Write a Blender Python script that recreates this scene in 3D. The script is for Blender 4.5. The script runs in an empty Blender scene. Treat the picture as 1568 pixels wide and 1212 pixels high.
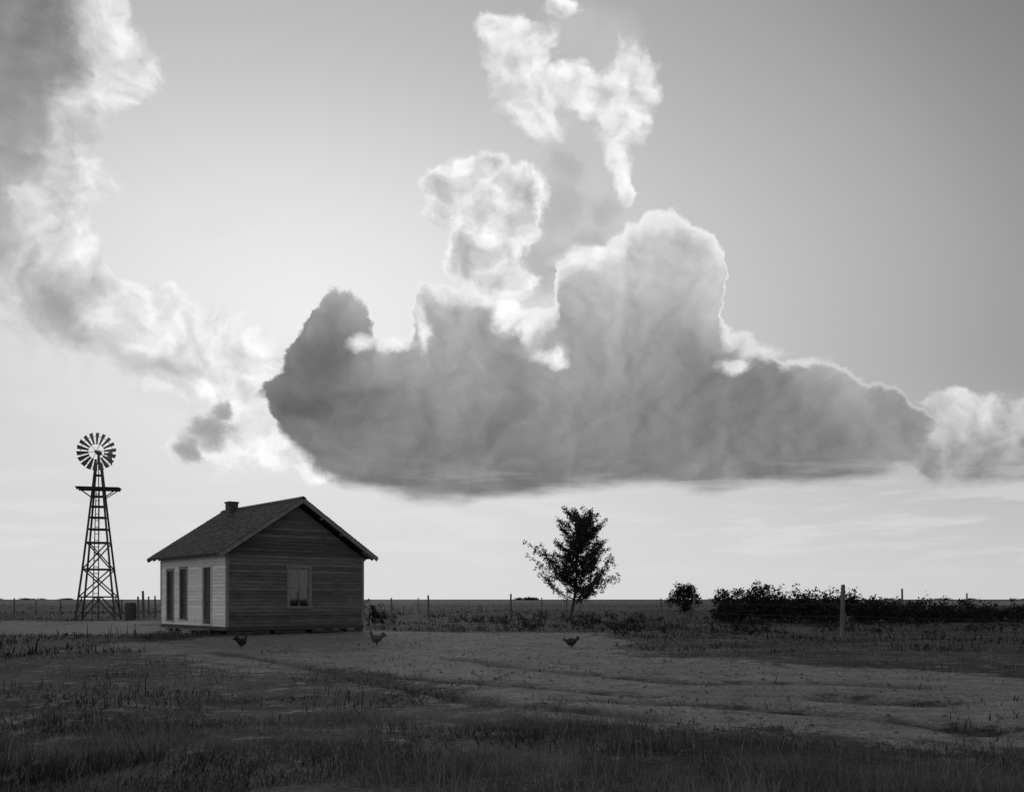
import bpy, math, random, time
import numpy as np
from mathutils import Vector, Matrix
random.seed(7); rng=np.random.default_rng(7); T0=time.time()
sc=bpy.context.scene
sc.view_settings.view_transform='Standard'; sc.view_settings.look='None'
sc.view_settings.exposure=0; sc.view_settings.gamma=1
CAM_H=1.3; F=1450.0; HX,HY=784.0,917.0
# survey helpers: bearings / ground positions measured from the photograph -> metres in the world
def gp(x,y): d=CAM_H*F/(y-HY); return ((x-HX)/F*d, d)
def at(x,d): return ((x-HX)/F*d, d)
def sky_at(x,y):
    a=math.atan((x-HX)/F); return a,(HY-y)/F*math.cos(a)

# ------------------------------------------------------------------ materials
def newmat(name):
    m=bpy.data.materials.new(name); m.use_nodes=True; nt=m.node_tree; nt.nodes.clear(); return m,nt
def grey(v): return (v,v,v,1)
def mat(name,lo,hi,rough=.85,scale=3.,stretch=(1,1,1),detail=5,tint=0.,bump=0.,trans=0.,spec=.2,plain=False):
    m,nt=newmat(name); N=nt.nodes; L=nt.links
    if plain:
        v=N.new('ShaderNodeValue'); v.outputs[0].default_value=(lo+hi)/2; val=v.outputs[0]
    else:
        tc=N.new('ShaderNodeTexCoord'); mp=N.new('ShaderNodeMapping'); mp.inputs['Scale'].default_value=stretch
        L.new(tc.outputs['Object'],mp.inputs['Vector'])
        no=N.new('ShaderNodeTexNoise'); no.inputs['Scale'].default_value=scale; no.inputs['Detail'].default_value=detail
        no.inputs['Roughness'].default_value=.62
        L.new(mp.outputs[0],no.inputs['Vector'])
        mr=N.new('ShaderNodeMapRange'); mr.inputs[1].default_value=.3; mr.inputs[2].default_value=.7
        mr.inputs[3].default_value=lo; mr.inputs[4].default_value=hi
        L.new(no.outputs['Fac'],mr.inputs[0]); val=mr.outputs[0]
    if tint>0:
        at_=N.new('ShaderNodeAttribute'); at_.attribute_name='tint'
        a=N.new('ShaderNodeMath'); a.operation='MULTIPLY_ADD'; L.new(at_.outputs['Fac'],a.inputs[0]); a.inputs[1].default_value=tint; a.inputs[2].default_value=1-tint/2
        b=N.new('ShaderNodeMath'); b.operation='MULTIPLY'; L.new(val,b.inputs[0]); L.new(a.outputs[0],b.inputs[1]); val=b.outputs[0]
    if plain:
        p=N.new('ShaderNodeBsdfDiffuse'); L.new(val,p.inputs['Color'])
    else:
        p=N.new('ShaderNodeBsdfPrincipled'); p.inputs['Roughness'].default_value=rough
        p.inputs['Specular IOR Level'].default_value=spec
        L.new(val,p.inputs['Base Color'])
    if bump>0:
        bu=N.new('ShaderNodeBump'); bu.inputs['Strength'].default_value=bump; bu.inputs['Distance'].default_value=.02
        L.new(no.outputs['Fac'],bu.inputs['Height']); L.new(bu.outputs[0],p.inputs['Normal'])
    out=N.new('ShaderNodeOutputMaterial'); sh=p.outputs[0]
    if trans>0:
        t=N.new('ShaderNodeBsdfTranslucent'); L.new(val,t.inputs['Color'])
        mx=N.new('ShaderNodeMixShader'); mx.inputs[0].default_value=trans
        L.new(sh,mx.inputs[1]); L.new(t.outputs[0],mx.inputs[2]); sh=mx.outputs[0]
    L.new(sh,out.inputs['Surface']); return m
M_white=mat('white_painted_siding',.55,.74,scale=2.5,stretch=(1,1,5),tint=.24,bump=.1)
M_shaded=mat('shaded_siding',.09,.175,scale=1.6,stretch=(1,1,6),tint=.55,bump=.3)  # darker than the side siding: the gable's shade is put into the colour
M_trim=mat('painted_trim',.17,.27,scale=6,bump=.1)
M_trimw=mat('white_trim',.45,.6,scale=6)
M_door=mat('dark_door',.06,.10,scale=4,stretch=(3,3,.6))
M_shing=mat('wood_shingles',.06,.12,scale=5,tint=.8,bump=.3)
M_darkwood=mat('dark_wood',.05,.09,scale=8,bump=.3)
M_post=mat('cedar_post',.08,.16,scale=9,stretch=(1,1,.3),bump=.5)
M_brick=mat('chimney_brick',.08,.13,scale=12,tint=.5,bump=.3)
M_void=mat('interior_dark',.012,.02)
M_curt=mat('curtain_cloth',.09,.15,scale=5,trans=.3)
M_metal=mat('galvanised_steel',.10,.16,rough=.5,scale=6,spec=.5)
M_wire=mat('rusty_wire',.06,.1)
M_leaf=mat('leaves',.035,.06,tint=.9,trans=.28,plain=True)
M_bush=mat('bush_leaves',.020,.035,tint=.9,trans=.12,plain=True)
M_bark=mat('bark',.04,.08,scale=10,bump=.5)
M_grass=mat('grass_blades',.085,.12,tint=1.25,trans=.35,plain=True)
M_weed=mat('weed_blades',.04,.07,tint=1.1,trans=.3,plain=True)
M_hen=mat('dark_feathers',.02,.05,scale=30); M_hen2=mat('brown_feathers',.05,.12,scale=14)
M_legs=mat('hen_legs',.03,.05)
M_clod=mat('soil_clods',.12,.22,tint=.6,plain=True)
def glass():
    m,nt=newmat('window_glass'); N=nt.nodes; L=nt.links
    g=N.new('ShaderNodeBsdfGlossy'); g.inputs['Roughness'].default_value=.03; g.inputs['Color'].default_value=grey(.8)
    t=N.new('ShaderNodeBsdfTransparent'); t.inputs['Color'].default_value=grey(.85)
    fr=N.new('ShaderNodeFresnel'); fr.inputs['IOR'].default_value=1.6
    mx=N.new('ShaderNodeMixShader'); L.new(fr.outputs[0],mx.inputs[0]); L.new(t.outputs[0],mx.inputs[1]); L.new(g.outputs[0],mx.inputs[2])
    o=N.new('ShaderNodeOutputMaterial'); L.new(mx.outputs[0],o.inputs['Surface']); return m
M_glass=glass()

# ------------------------------------------------------------------ mesh helpers
def link(o,parent=None):
    sc.collection.objects.link(o)
    if parent: o.parent=parent
    return o
def empty(name,loc=(0,0,0),rz=0):
    e=bpy.data.objects.new(name,None); e.location=loc; e.rotation_euler=(0,0,rz); e.empty_display_size=.3; return link(e)
def mesh_np(name,V,Fc,material,tint=None,parent=None,smooth=False):
    V=np.asarray(V,np.float32); Fc=np.asarray(Fc,np.int32); n,k=Fc.shape
    me=bpy.data.meshes.new(name); me.vertices.add(len(V)); me.vertices.foreach_set('co',V.ravel())
    me.loops.add(n*k); me.loops.foreach_set('vertex_index',Fc.ravel())
    me.polygons.add(n); me.polygons.foreach_set('loop_start',np.arange(0,n*k,k,dtype=np.int32))
    me.update(calc_edges=True); me.validate()
    if tint is not None and len(me.polygons)==n:
        a=me.attributes.new('tint','FLOAT','FACE'); a.data.foreach_set('value',np.asarray(tint,np.float32))
    if smooth: me.polygons.foreach_set('use_smooth',np.ones(len(me.polygons),bool))
    me.materials.append(material)
    return link(bpy.data.objects.new(name,me),parent)
class MB:
    def __init__(s): s.v=[];s.f=[];s.t=[]
    def hexa(s,P,t=None):
        b=len(s.v); s.v+= [tuple(p) for p in P]; t=random.random() if t is None else t
        for q in ((0,3,2,1),(4,5,6,7),(0,1,5,4),(1,2,6,5),(2,3,7,6),(3,0,4,7)): s.f.append([b+i for i in q]); s.t.append(t)
    def box(s,x0,x1,y0,y1,z0,z1,t=None):
        s.hexa([(x0,y0,z0),(x1,y0,z0),(x1,y1,z0),(x0,y1,z0),(x0,y0,z1),(x1,y0,z1),(x1,y1,z1),(x0,y1,z1)],t)
    def beam(s,a,b,w,h,up=(0,0,1),t=None,w2=None,h2=None):
        a=Vector(a);b=Vector(b);d=(b-a).normalized();u=Vector(up)
        if abs(d.dot(u))>.98:u=Vector((0,1,0))
        r=d.cross(u).normalized();u=r.cross(d)
        w2=w if w2 is None else w2; h2=h if h2 is None else h2
        P=[]
        for p,ww,hh in((a,w,h),(b,w2,h2)):
            for i,j in((-1,-1),(1,-1),(1,1),(-1,1)): P.append(p+r*(i*ww/2)+u*(j*hh/2))
        s.hexa(P,t)
    def tube(s,pts,rad,n=8,t=None,squash=1.):
        pts=[Vector(p) for p in pts]; b=len(s.v); t=random.random() if t is None else t
        for i,p in enumerate(pts):
            d=(pts[min(i+1,len(pts)-1)]-pts[max(i-1,0)]).normalized()
            ref=Vector((0,0,1)) if abs(d.z)<.95 else Vector((0,1,0))
            r=d.cross(ref).normalized();u=r.cross(d)
            ri=rad[i]; rw,rh=(ri if isinstance(ri,tuple) else (ri,ri*squash))
            for k in range(n):
                a=2*math.pi*k/n; s.v.append(tuple(p+r*(math.cos(a)*rw)+u*(math.sin(a)*rh)))
        for i in range(len(pts)-1):
            for k in range(n):
                s.f.append([b+i*n+k,b+i*n+(k+1)%n,b+(i+1)*n+(k+1)%n,b+(i+1)*n+k]); s.t.append(t)
        for e,o in((0,1),(len(pts)-1,0)):
            c=len(s.v); s.v.append(tuple(pts[e]))
            for k in range(n):
                q=[c,b+e*n+k,b+e*n+(k+1)%n]; s.f.append(q[::-1] if o==0 else q); s.t.append(t)
    def obj(s,name,m,parent=None,smooth=False):
        me=bpy.data.meshes.new(name); me.from_pydata(s.v,[],s.f); me.update()
        a=me.attributes.new('tint','FLOAT','FACE'); a.data.foreach_set('value',s.t)
        if smooth: me.polygons.foreach_set('use_smooth',[True]*len(me.polygons))
        me.materials.append(m); return link(bpy.data.objects.new(name,me),parent)

# ------------------------------------------------------------------ ground
def vnoise(x,y,s,seed=0):
    x=x/s+seed*17.3;y=y/s+seed*9.1
    xi=np.floor(x);yi=np.floor(y);fx=x-xi;fy=y-yi;fx=fx*fx*(3-2*fx);fy=fy*fy*(3-2*fy)
    def h(a,b):
        v=np.sin(a*127.1+b*311.7+seed*74.7)*43758.5453; return v-np.floor(v)
    return (h(xi,yi)*(1-fx)+h(xi+1,yi)*fx)*(1-fy)+(h(xi,yi+1)*(1-fx)+h(xi+1,yi+1)*fx)*fy
def fbm(x,y,s,seed=0,o=4):
    r=0;a=.5
    for i in range(o): r=r+a*vnoise(x,y,s/2**i,seed+i); a*=.5
    return r/(1-.5**o)
def poly_sd(x,y,P):
    d=np.full(x.shape,1e9); ins=np.zeros(x.shape,bool); n=len(P)
    for i in range(n):
        ax,ay=P[i];bx,by=P[(i+1)%n]; ex,ey=bx-ax,by-ay
        t=np.clip(((x-ax)*ex+(y-ay)*ey)/(ex*ex+ey*ey),0,1)
        d=np.minimum(d,np.hypot(x-ax-t*ex,y-ay-t*ey))
        c=((ay>y)!=(by>y))&(x<(bx-ax)*(y-ay)/((by-ay) if by!=ay else 1e-9)+ax); ins^=c
    return np.where(ins,d,-d)
def line_d(x,y,P):
    d=np.full(x.shape,1e9)
    for i in range(len(P)-1):
        ax,ay=P[i];bx,by=P[i+1]; ex,ey=bx-ax,by-ay
        t=np.clip(((x-ax)*ex+(y-ay)*ey)/(ex*ex+ey*ey),0,1)
        d=np.minimum(d,np.hypot(x-ax-t*ex,y-ay-t*ey))
    return d
YARD=[gp(*p) for p in[(150,990),(340,974),(560,966),(700,968),(900,970),(985,980),(1010,1004),(1300,1024),(1700,1044),(1800,1120),(1400,1120),(1200,1102),(950,1092),(760,1074),(560,1056),(420,1028),(250,1008)]]
YARD2=[gp(*p) for p in[(-200,952),(240,950),(250,968),(-200,975)]]
RUTS=[[gp(*p) for p in q] for q in([(330,1000),(520,1024),(700,1046),(860,1054),(1000,1062)],[(500,1028),(640,1058),(760,1078),(1000,1096)],[(860,1070),(1100,1078),(1250,1092),(1500,1112)],[(1270,1066),(1340,1070),(1430,1072)],[(700,1010),(900,1030),(1060,1042),(1400,1052)])]
def rutd(x,y):
    return np.minimum.reduce([line_d(x,y,q)+ (fbm(x,y,1.3,8)-.5)*.45 for q in RUTS])
def bare(x,y):
    w=(fbm(x,y,3.,3,5)-.5)*4.2
    s=np.maximum(poly_sd(x,y,YARD)+w,np.clip(poly_sd(x,y,YARD2)+w*2,-9,.6))
    b=np.clip(s/2.+.55,0,1)
    b=b-.5*np.exp(-(rutd(x,y)/.4)**2)*np.clip(fbm(x,y,2.,31)*3-.8,0,1)
    r=np.hypot(x,y)
    b=np.maximum(b,.22*np.clip(1-(r-14)/25,0,1)*np.clip((r-7.5)/2,0,1))
    b=np.where((r>230)&(r<900),np.where(x/np.maximum(y,1)>.36,.8,.36),b)
    return b
def gz(x,y):
    r=np.hypot(x,y)
    near=np.clip(1-r/60,0,1)
    z=(fbm(x,y,3.,1)-.5)*.22*near+(fbm(x,y,.7,5)-.5)*.08*np.clip(1-r/30,0,1)
    z=z-.10*np.exp(-(rutd(x,y)/.25)**2)*np.clip(1-r/40,0,1)
    hx,hy=-11.,39.; z=z*np.clip((np.hypot(x-hx,y-hy)-5)/4,0,1)
    return z
nr=460; na=1000
rad=np.concatenate([[0.],np.geomspace(1.2,7000,nr)])
uu=np.linspace(-1,1,na,endpoint=False); ang=math.pi*(0.22*uu+0.78*uu**3)
R,A=np.meshgrid(rad,ang,indexing='ij'); GX=R*np.sin(A);GY=R*np.cos(A)
GZ=gz(GX,GY); GZ[0]=GZ[0].mean()
V=np.stack([GX,GY,GZ],-1).reshape(-1,3)
i,j=np.meshgrid(np.arange(nr),np.arange(na),indexing='ij'); j2=(j+1)%na
Fc=np.stack([i*na+j,(i+1)*na+j,(i+1)*na+j2,i*na+j2],-1).reshape(-1,4)[:, ::-1]
me=bpy.data.meshes.new('ground'); me.vertices.add(len(V)); me.vertices.foreach_set('co',V.astype(np.float32).ravel())
me.loops.add(Fc.size); me.loops.foreach_set('vertex_index',Fc.astype(np.int32).ravel())
me.polygons.add(len(Fc)); me.polygons.foreach_set('loop_start',np.arange(0,Fc.size,4,dtype=np.int32)); me.update(calc_edges=True)
a=me.attributes.new('bare','FLOAT','POINT'); a.data.foreach_set('value',bare(V[:,0],V[:,1]).astype(np.float32))
a=me.attributes.new('rut','FLOAT','POINT'); a.data.foreach_set('value',np.exp(-(rutd(V[:,0],V[:,1])/.3)**2).astype(np.float32))
me.polygons.foreach_set('use_smooth',np.ones(len(me.polygons),bool))
m,nt=newmat('prairie_soil_and_turf'); N=nt.nodes;L=nt.links
def mth(op,a,b=None,c=None,clamp=False):
    n=N.new('ShaderNodeMath'); n.operation=op; n.use_clamp=clamp
    for k,v in enumerate((a,b,c)):
        if v is None: continue
        if isinstance(v,(int,float)): n.inputs[k].default_value=v
        else: L.new(v,n.inputs[k])
    return n.outputs[0]
geo=N.new('ShaderNodeNewGeometry')
def noi(scale,detail=6,rough=.6,vec=None):
    n=N.new('ShaderNodeTexNoise'); n.noise_dimensions='2D'; n.inputs['Scale'].default_value=scale; n.inputs['Detail'].default_value=detail; n.inputs['Roughness'].default_value=rough
    L.new(vec or geo.outputs['Position'],n.inputs['Vector']); return n.outputs['Fac']
def attr(nm):
    n=N.new('ShaderNodeAttribute'); n.attribute_name=nm; return n.outputs['Fac']
def mapr(v,a,b,c,d):
    n=N.new('ShaderNodeMapRange'); L.new(v,n.inputs[0])
    for k,x in enumerate((a,b,c,d)): n.inputs[k+1].default_value=x
    return n.outputs[0]
nb=noi(.5,5,.65); nm=noi(2.2,6,.7); nf=noi(14,4,.7)
bf=mth('ADD',attr('bare'),mth('MULTIPLY',mth('SUBTRACT',nm,.5),2.2)); bf=mapr(bf,.28,.7,0,1)
dirt=mth('MULTIPLY',mth('MULTIPLY',mapr(nm,.3,.7,.15,.27),mapr(nf,.3,.7,.65,1.35)),mapr(nb,.3,.7,.8,1.15))
turf=mth('MULTIPLY',mapr(nb,.35,.65,.03,.085),mapr(nf,.3,.7,.5,1.5))
mx=N.new('ShaderNodeMix'); L.new(bf,mx.inputs[0]); L.new(turf,mx.inputs[2]); L.new(dirt,mx.inputs[3])
colr=mth('MULTIPLY',mx.outputs[0],mth('SUBTRACT',1.0,mth('MULTIPLY',attr('rut'),.6)))
p=N.new('ShaderNodeBsdfPrincipled'); p.inputs['Roughness'].default_value=.95; p.inputs['Specular IOR Level'].default_value=.1
L.new(colr,p.inputs['Base Color'])
bu=N.new('ShaderNodeBump'); bu.inputs['Strength'].default_value=1.; bu.inputs['Distance'].default_value=.12
L.new(mth('ADD',nm,mth('MULTIPLY',nf,.3)),bu.inputs['Height']); L.new(bu.outputs[0],p.inputs['Normal'])
o=N.new('ShaderNodeOutputMaterial'); L.new(p.outputs[0],o.inputs['Surface'])
me.materials.append(m); link(bpy.data.objects.new('ground',me))

# ------------------------------------------------------------------ grass
def blades(n,r0,r1,hlo,hhi,wd,seed,maxaz=.72,barelim=.5,clump=.6,lean=.5,hn=1.6,cs=.9):
    g=np.random.default_rng(seed)
    r=r0+(r1-r0)*g.random(n); az=(g.random(n)*2-1)*maxaz
    x=r*np.sin(az);y=r*np.cos(az)
    cl=fbm(x,y,cs,seed,4); keep=(bare(x,y)+(g.random(n)-.5)*.5<barelim)&(cl+(g.random(n)-.5)*.2>clump)
    hx=(x+10.5)*math.cos(math.radians(40))+(y-34.9)*math.sin(math.radians(40)); hy=-(x+10.5)*math.sin(math.radians(40))+(y-34.9)*math.cos(math.radians(40))
    keep&=~((hx>-.1)&(hx<5.9)&(hy>-.1)&(hy<6.8))
    x=x[keep];y=y[keep];cl=cl[keep];n=len(x); z=gz(x,y)-.01
    h=(hlo+(hhi-hlo)*g.random(n)**hn)*(.5+1.3*np.clip((cl-.4)*3,0,1))
    a=g.random(n)*2*math.pi; dx=np.cos(a);dy=np.sin(a); la=g.random(n)*2*math.pi; ll=h*lean*g.random(n)
    w=wd*(.6+.8*g.random(n))
    lx=np.cos(la)*ll;ly=np.sin(la)*ll
    P=np.zeros((n,5,3))
    P[:,0]=np.stack([x-dx*w,y-dy*w,z],-1);P[:,1]=np.stack([x+dx*w,y+dy*w,z],-1)
    P[:,2]=np.stack([x-dx*w*.7+lx*.35,y-dy*w*.7+ly*.35,z+h*.55],-1);P[:,3]=np.stack([x+dx*w*.7+lx*.35,y+dy*w*.7+ly*.35,z+h*.55],-1)
    P[:,4]=np.stack([x+lx,y+ly,z+h],-1)
    b=np.arange(n)[:,None]*5
    Fc=np.stack([b+[[0,1,2]],b+[[1,3,2]],b+[[2,3,4]]],1).reshape(-1,3)
    big=fbm(x,y,1.6,77,4)
    t=g.random(n)**2*.7+(big-.5)*2.8+.1; t=np.where(g.random(n)<.07,1.3,np.maximum(t,-.1))
    return P.reshape(-1,3),Fc,np.repeat(t,3)
def joinb(name,material,parts):
    Vs=[];Fs=[];Ts=[];o=0
    for v,f,t in parts: Vs.append(v);Fs.append(f+o);Ts.append(t);o+=len(v)
    return mesh_np(name,np.concatenate(Vs),np.concatenate(Fs),material,np.concatenate(Ts))
joinb('grass',M_grass,[
  blades(120000,4.5,13,.015,.05,.0035,11,clump=.42,lean=1.1),
  blades(60000,4.5,10.5,.04,.15,.0028,12,clump=.53,lean=1.0,cs=.7),
  blades(8000,4.5,8.8,.10,.25,.0022,16,clump=.56,lean=.8,cs=.6),
  blades(90000,12,36,.01,.05,.007,13,clump=.48,lean=1.1,cs=1.4),
  blades(16000,10,30,.05,.15,.007,17,clump=.60,lean=.9,cs=.8),
  blades(22000,8,36,.02,.07,.008,15,barelim=1.05,clump=.57,lean=1.1,cs=.5)])
joinb('weeds',M_weed,[
  blades(60000,24,110,.03,.14,.022,21,clump=.47,barelim=.35,lean=.9,cs=2.5),
  blades(3500,24,80,.12,.45,.02,23,clump=.6,barelim=.3,cs=3.),
  blades(15000,90,350,.05,.2,.07,22,clump=.5,barelim=.5,cs=8.)])
g=np.random.default_rng(41); n=9000; r=8+30*g.random(n)**.8; az_=(g.random(n)*2-1)*.7; x=r*np.sin(az_); y=r*np.cos(az_)
k=bare(x,y)>.45; x=x[k];y=y[k]; n=len(x); s=.006+.028*g.random(n)**3; z=gz(x,y)+s*.2
O=np.array([[1,0,0],[0,1,0],[-1,0,0],[0,-1,0],[0,0,.7],[0,0,-.7]])
P=np.stack([x,y,z],-1)[:,None,:]+O[None]*s[:,None,None]*(.7+.6*g.random((n,6,1)))
FO=np.array([[0,1,4],[1,2,4],[2,3,4],[3,0,4],[1,0,5],[2,1,5],[3,2,5],[0,3,5]])
mesh_np('soil_clods',P.reshape(-1,3),(np.arange(n)[:,None,None]*6+FO[None]).reshape(-1,3),M_clod,np.repeat(g.random(n),8))

# ------------------------------------------------------------------ house
TH=math.radians(40); W=5.75; D=6.7
house=empty('wooden_house',(-10.5,34.9,0),TH)
Z0=.28; ZE=2.98; ZR=5.22; OV=.45; OVF=.42
slope=(ZR-3.02)/(W/2+OV)
def clap(mb,tf,length,z0,z1,openings,gable=False,ex=.135):
    zs=[z0]; 
    while zs[-1]+ex<z1: zs.append(zs[-1]+ex)
    zs.append(z1)
    for k in range(len(zs)-1):
        a,b=zs[k],zs[k+1]
        cuts=sorted({a,b}|{q for o in openings for q in(o[2],o[3]) if a+.004<q<b-.004})
        tt=random.random()
        for c in range(len(cuts)-1):
            p,q=cuts[c],cuts[c+1]
            spans=[(0.,length)]
            for (o0,o1,oz0,oz1) in openings:
                if q>oz0+.001 and p<oz1-.001:
                    ns=[]
                    for s0,s1 in spans:
                        if o1<=s0 or o0>=s1: ns.append((s0,s1)); continue
                        if o0>s0: ns.append((s0,o0))
                        if o1<s1: ns.append((o1,s1))
                    spans=ns
            f=lambda z:.044-.028*(z-a)/ex
            for s0,s1 in spans:
                js=[s0]+([s0+(s1-s0)*random.uniform(.25,.75)] if s1-s0>2 else [])+[s1]
                for m_ in range(len(js)-1):
                    u0,u1=js[m_],js[m_+1]; g=.0015
                    def lim(z):
                        if z<=ZE+.02 or not gable: return 0,length
                        i_=(z-ZE)/slope; return min(i_,length/2-.01),max(length-i_,length/2+.01)
                    la,ra=lim(p);lb,rb=lim(q)
                    P=[]
                    for z,l_,r_ in((p,la,ra),(q,lb,rb)):
                        x0=min(max(u0+g,l_),r_-.005);x1=max(min(u1-g,r_),l_+.005)
                        P+= [tf(x0,f(z),z),tf(x1,f(z),z),tf(x1,0,z),tf(x0,0,z)]
                    mb.hexa(P,tt+random.uniform(-.2,.2))
fr=lambda s,o,z:(s,-o,z); lf=lambda s,o,z:(-o,D-s,z); bk=lambda s,o,z:(W-s,D+o,z); rt=lambda s,o,z:(W+o,s,z)
win_f=(2.50,3.33,1.02,2.50)
doors=[(1.40,2.16,.36,2.52),(3.84,4.50,.52,2.50),(5.30,5.95,.45,2.46)]
dl=[(D-b,D-a,z0,z1) for a,b,z0,z1 in doors]
mb=MB(); clap(mb,fr,W,Z0,ZR-.28,[win_f],True); mb.obj('gable_siding',M_shaded,house)
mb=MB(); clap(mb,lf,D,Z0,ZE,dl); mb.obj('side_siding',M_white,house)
mb=MB(); clap(mb,bk,W,Z0,ZR-.28,[(2.4,3.3,1.,2.5)],True); clap(mb,rt,D,Z0,ZE,[(2,2.9,1.,2.5),(4.5,5.4,1.,2.5)]); mb.obj('rear_siding',M_shaded,house)
mb=MB(); mb.box(0,W,0,D,Z0-.12,Z0+.02)
def shellwall(tf,length,ops):
    zs=sorted({Z0+.02,ZE}|{q for o in ops for q in o[2:]})
    for a,b in zip(zs[:-1],zs[1:]):
        spans=[(0,length)]
        for o in ops:
            if b>o[2]+.001 and a<o[3]-.001:
                spans=[w for s in spans for w in([(s[0],o[0]),(o[1],s[1])] if o[0]>s[0] and o[1]<s[1] else [s])]
        for s0,s1 in spans:
            P=[tf(x,y,z) for z in(a,b) for x,y in((s0,-.003),(s1,-.003),(s1,-.1),(s0,-.1))]; mb.hexa(P)
shellwall(fr,W,[win_f]); shellwall(lf,D,dl); shellwall(bk,W,[(2.4,3.3,1.,2.5)]); shellwall(rt,D,[(2,2.9,1.,2.5),(4.5,5.4,1.,2.5)])
for y in(.05,D-.05):
    b=len(mb.v); mb.v+=[(0,y,ZE),(W,y,ZE),(W/2,y,ZR-.2)]; mb.f.append([b,b+1,b+2]); mb.t.append(.5)
mb.box(.1,W-.1,.1,D-.1,ZE-.06,ZE-.01)
mb.obj('frame_walls',M_void,house)
mb=MB()
for x,y in((-.045,-.045),(W-.06,-.045)):
    mb.box(x,x+.105,y-.004,y+.105,Z0-.02,ZE-.002)
mb.box(-.045,.06,D-.06,D+.045,Z0-.02,ZE); mb.box(W-.06,W+.045,D-.06,D+.045,Z0-.02,ZE)
mb.obj('corner_boards',M_trim,house)
mb=MB(); mb.box(-.052,-.046,.07,D-.07,ZE-.14,ZE-.005); mb.obj('side_frieze',M_trimw,house)
mb=MB(); mb.box(-.03,W+.03,-.03,0,Z0-.15,Z0-.005); mb.box(-.03,0,.01,D,Z0-.15,Z0-.005)
for x in np.arange(.15,W,1.35):
    mb.box(x,x+.22,.02,.3,-.08,Z0-.125); mb.box(x,x+.22,D-.3,D-.02,-.08,Z0-.125)
for y in np.arange(1.2,D-.5,1.3):
    mb.box(.02,.3,y,y+.22,-.08,Z0-.125); mb.box(W-.3,W-.02,y,y+.22,-.08,Z0-.125)
for k in range(7):
    x=.3+k*.78; mb.beam((x,-.05,.04+random.uniform(0,.04)),(x+random.uniform(.5,.8),-.055,.05),.025,.09)
mb.obj('sill_and_piers',M_darkwood,house)
mb=MB()
def roofpt(side,s,y,lift=0.):
    x=W/2+side*s; return (x,y,ZR-slope*s+lift)
cs=1/math.sqrt(1+slope*slope)
for side in(-1,1):
    P=[roofpt(side,0,-OVF,-.07),roofpt(side,W/2+OV,-OVF,-.07),roofpt(side,W/2+OV,D+OVF,-.07),roofpt(side,0,D+OVF,-.07),
       roofpt(side,0,-OVF,-.03),roofpt(side,W/2+OV,-OVF,-.03),roofpt(side,W/2+OV,D+OVF,-.03),roofpt(side,0,D+OVF,-.03)]
    mb.hexa(P)
mb.obj('roof_deck',M_darkwood,house)
mb=MB(); ex=.125*cs
for side in(-1,1):
    n=int((W/2+OV)/ex)
    for k in range(n+1):
        s1=min((k+1)*ex,W/2+OV+.03); s0=max(0,s1-ex*1.4); y=-OVF-.02-random.random()*.08
        while y<D+OVF:
            w=random.uniform(.09,.2); y1=min(y+w,D+OVF+.02); ya=max(y,-OVF-.02)
            if y1-ya>.02:
                l=random.uniform(0,.012); sj=s1+random.uniform(-.012,.012)
                P=[roofpt(side,s0,ya,-.028),roofpt(side,sj,ya,-.012),roofpt(side,sj,y1,-.012),roofpt(side,s0,y1,-.028),
                   roofpt(side,s0,ya,-.018),roofpt(side,sj,ya,.012+l),roofpt(side,sj,y1,.012+l),roofpt(side,s0,y1,-.018)]
                mb.hexa(P)
            y=y1+.004
for side in(-1,1):
    P=[roofpt(side,-.0,-OVF-.03,.02),roofpt(side,.13,-OVF-.03,.02),roofpt(side,.13,D+OVF+.03,.02),roofpt(side,0,D+OVF+.03,.02),
       roofpt(side,0,-OVF-.03,.045),roofpt(side,.13,-OVF-.03,.045),roofpt(side,.13,D+OVF+.03,.045),roofpt(side,0,D+OVF+.03,.045)]
    mb.hexa(P,.8)
mb.obj('roof_shingles',M_shing,house)
mb=MB()
for y in(-OVF-.012,D+OVF+.012):
    for side in(-1,1):
        a=roofpt(side,.0,y,-.12);b=roofpt(side,W/2+OV,y,-.12)
        mb.beam(a,b,.022,.15,t=.7)
mb.obj('rake_boards',M_trim,house)
mb=MB()
for side in(-1,1):
    for y in np.arange(-.1,D+.3,.6):
        a=roofpt(side,W/2-.05,y,-.12); b=roofpt(side,W/2+OV-.02,y,-.12); mb.beam(a,b,.045,.1)
    for s_ in (.06,.9,1.8,W/2-.02):
        for y0,y1 in((-OVF,.0),(D,D+OVF)):
            mb.beam(roofpt(side,s_+.05,y0,-.13),roofpt(side,s_+.05,y1,-.13),.05,.09)
mb.obj('rafter_tails',M_trim,house)
mb=MB(); cx,cy=W/2-.28,5.55; hw=.21; z=4.6; k=0
while z<5.50:
    o=.0 if z<5.40 else .03
    for (x0,x1,y0,y1) in((-1,0,-1,-.5),(0,1,-1,-.5),(-1,-.5,-.5,.5),(.5,1,-.5,.5),(-1,0,.5,1),(0,1,.5,1)):
        g=.006; mb.box(cx+x0*(hw+o)+g,cx+x1*(hw+o)-g,cy+y0*(hw+o)+g,cy+y1*(hw+o)-g,z,z+.066)
    mb.box(cx-hw+.02,cx+hw-.02,cy-hw+.02,cy+hw-.02,z+.067,z+.0745,.2)
    z+=.075
mb.obj('chimney',M_brick,house)
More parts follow.
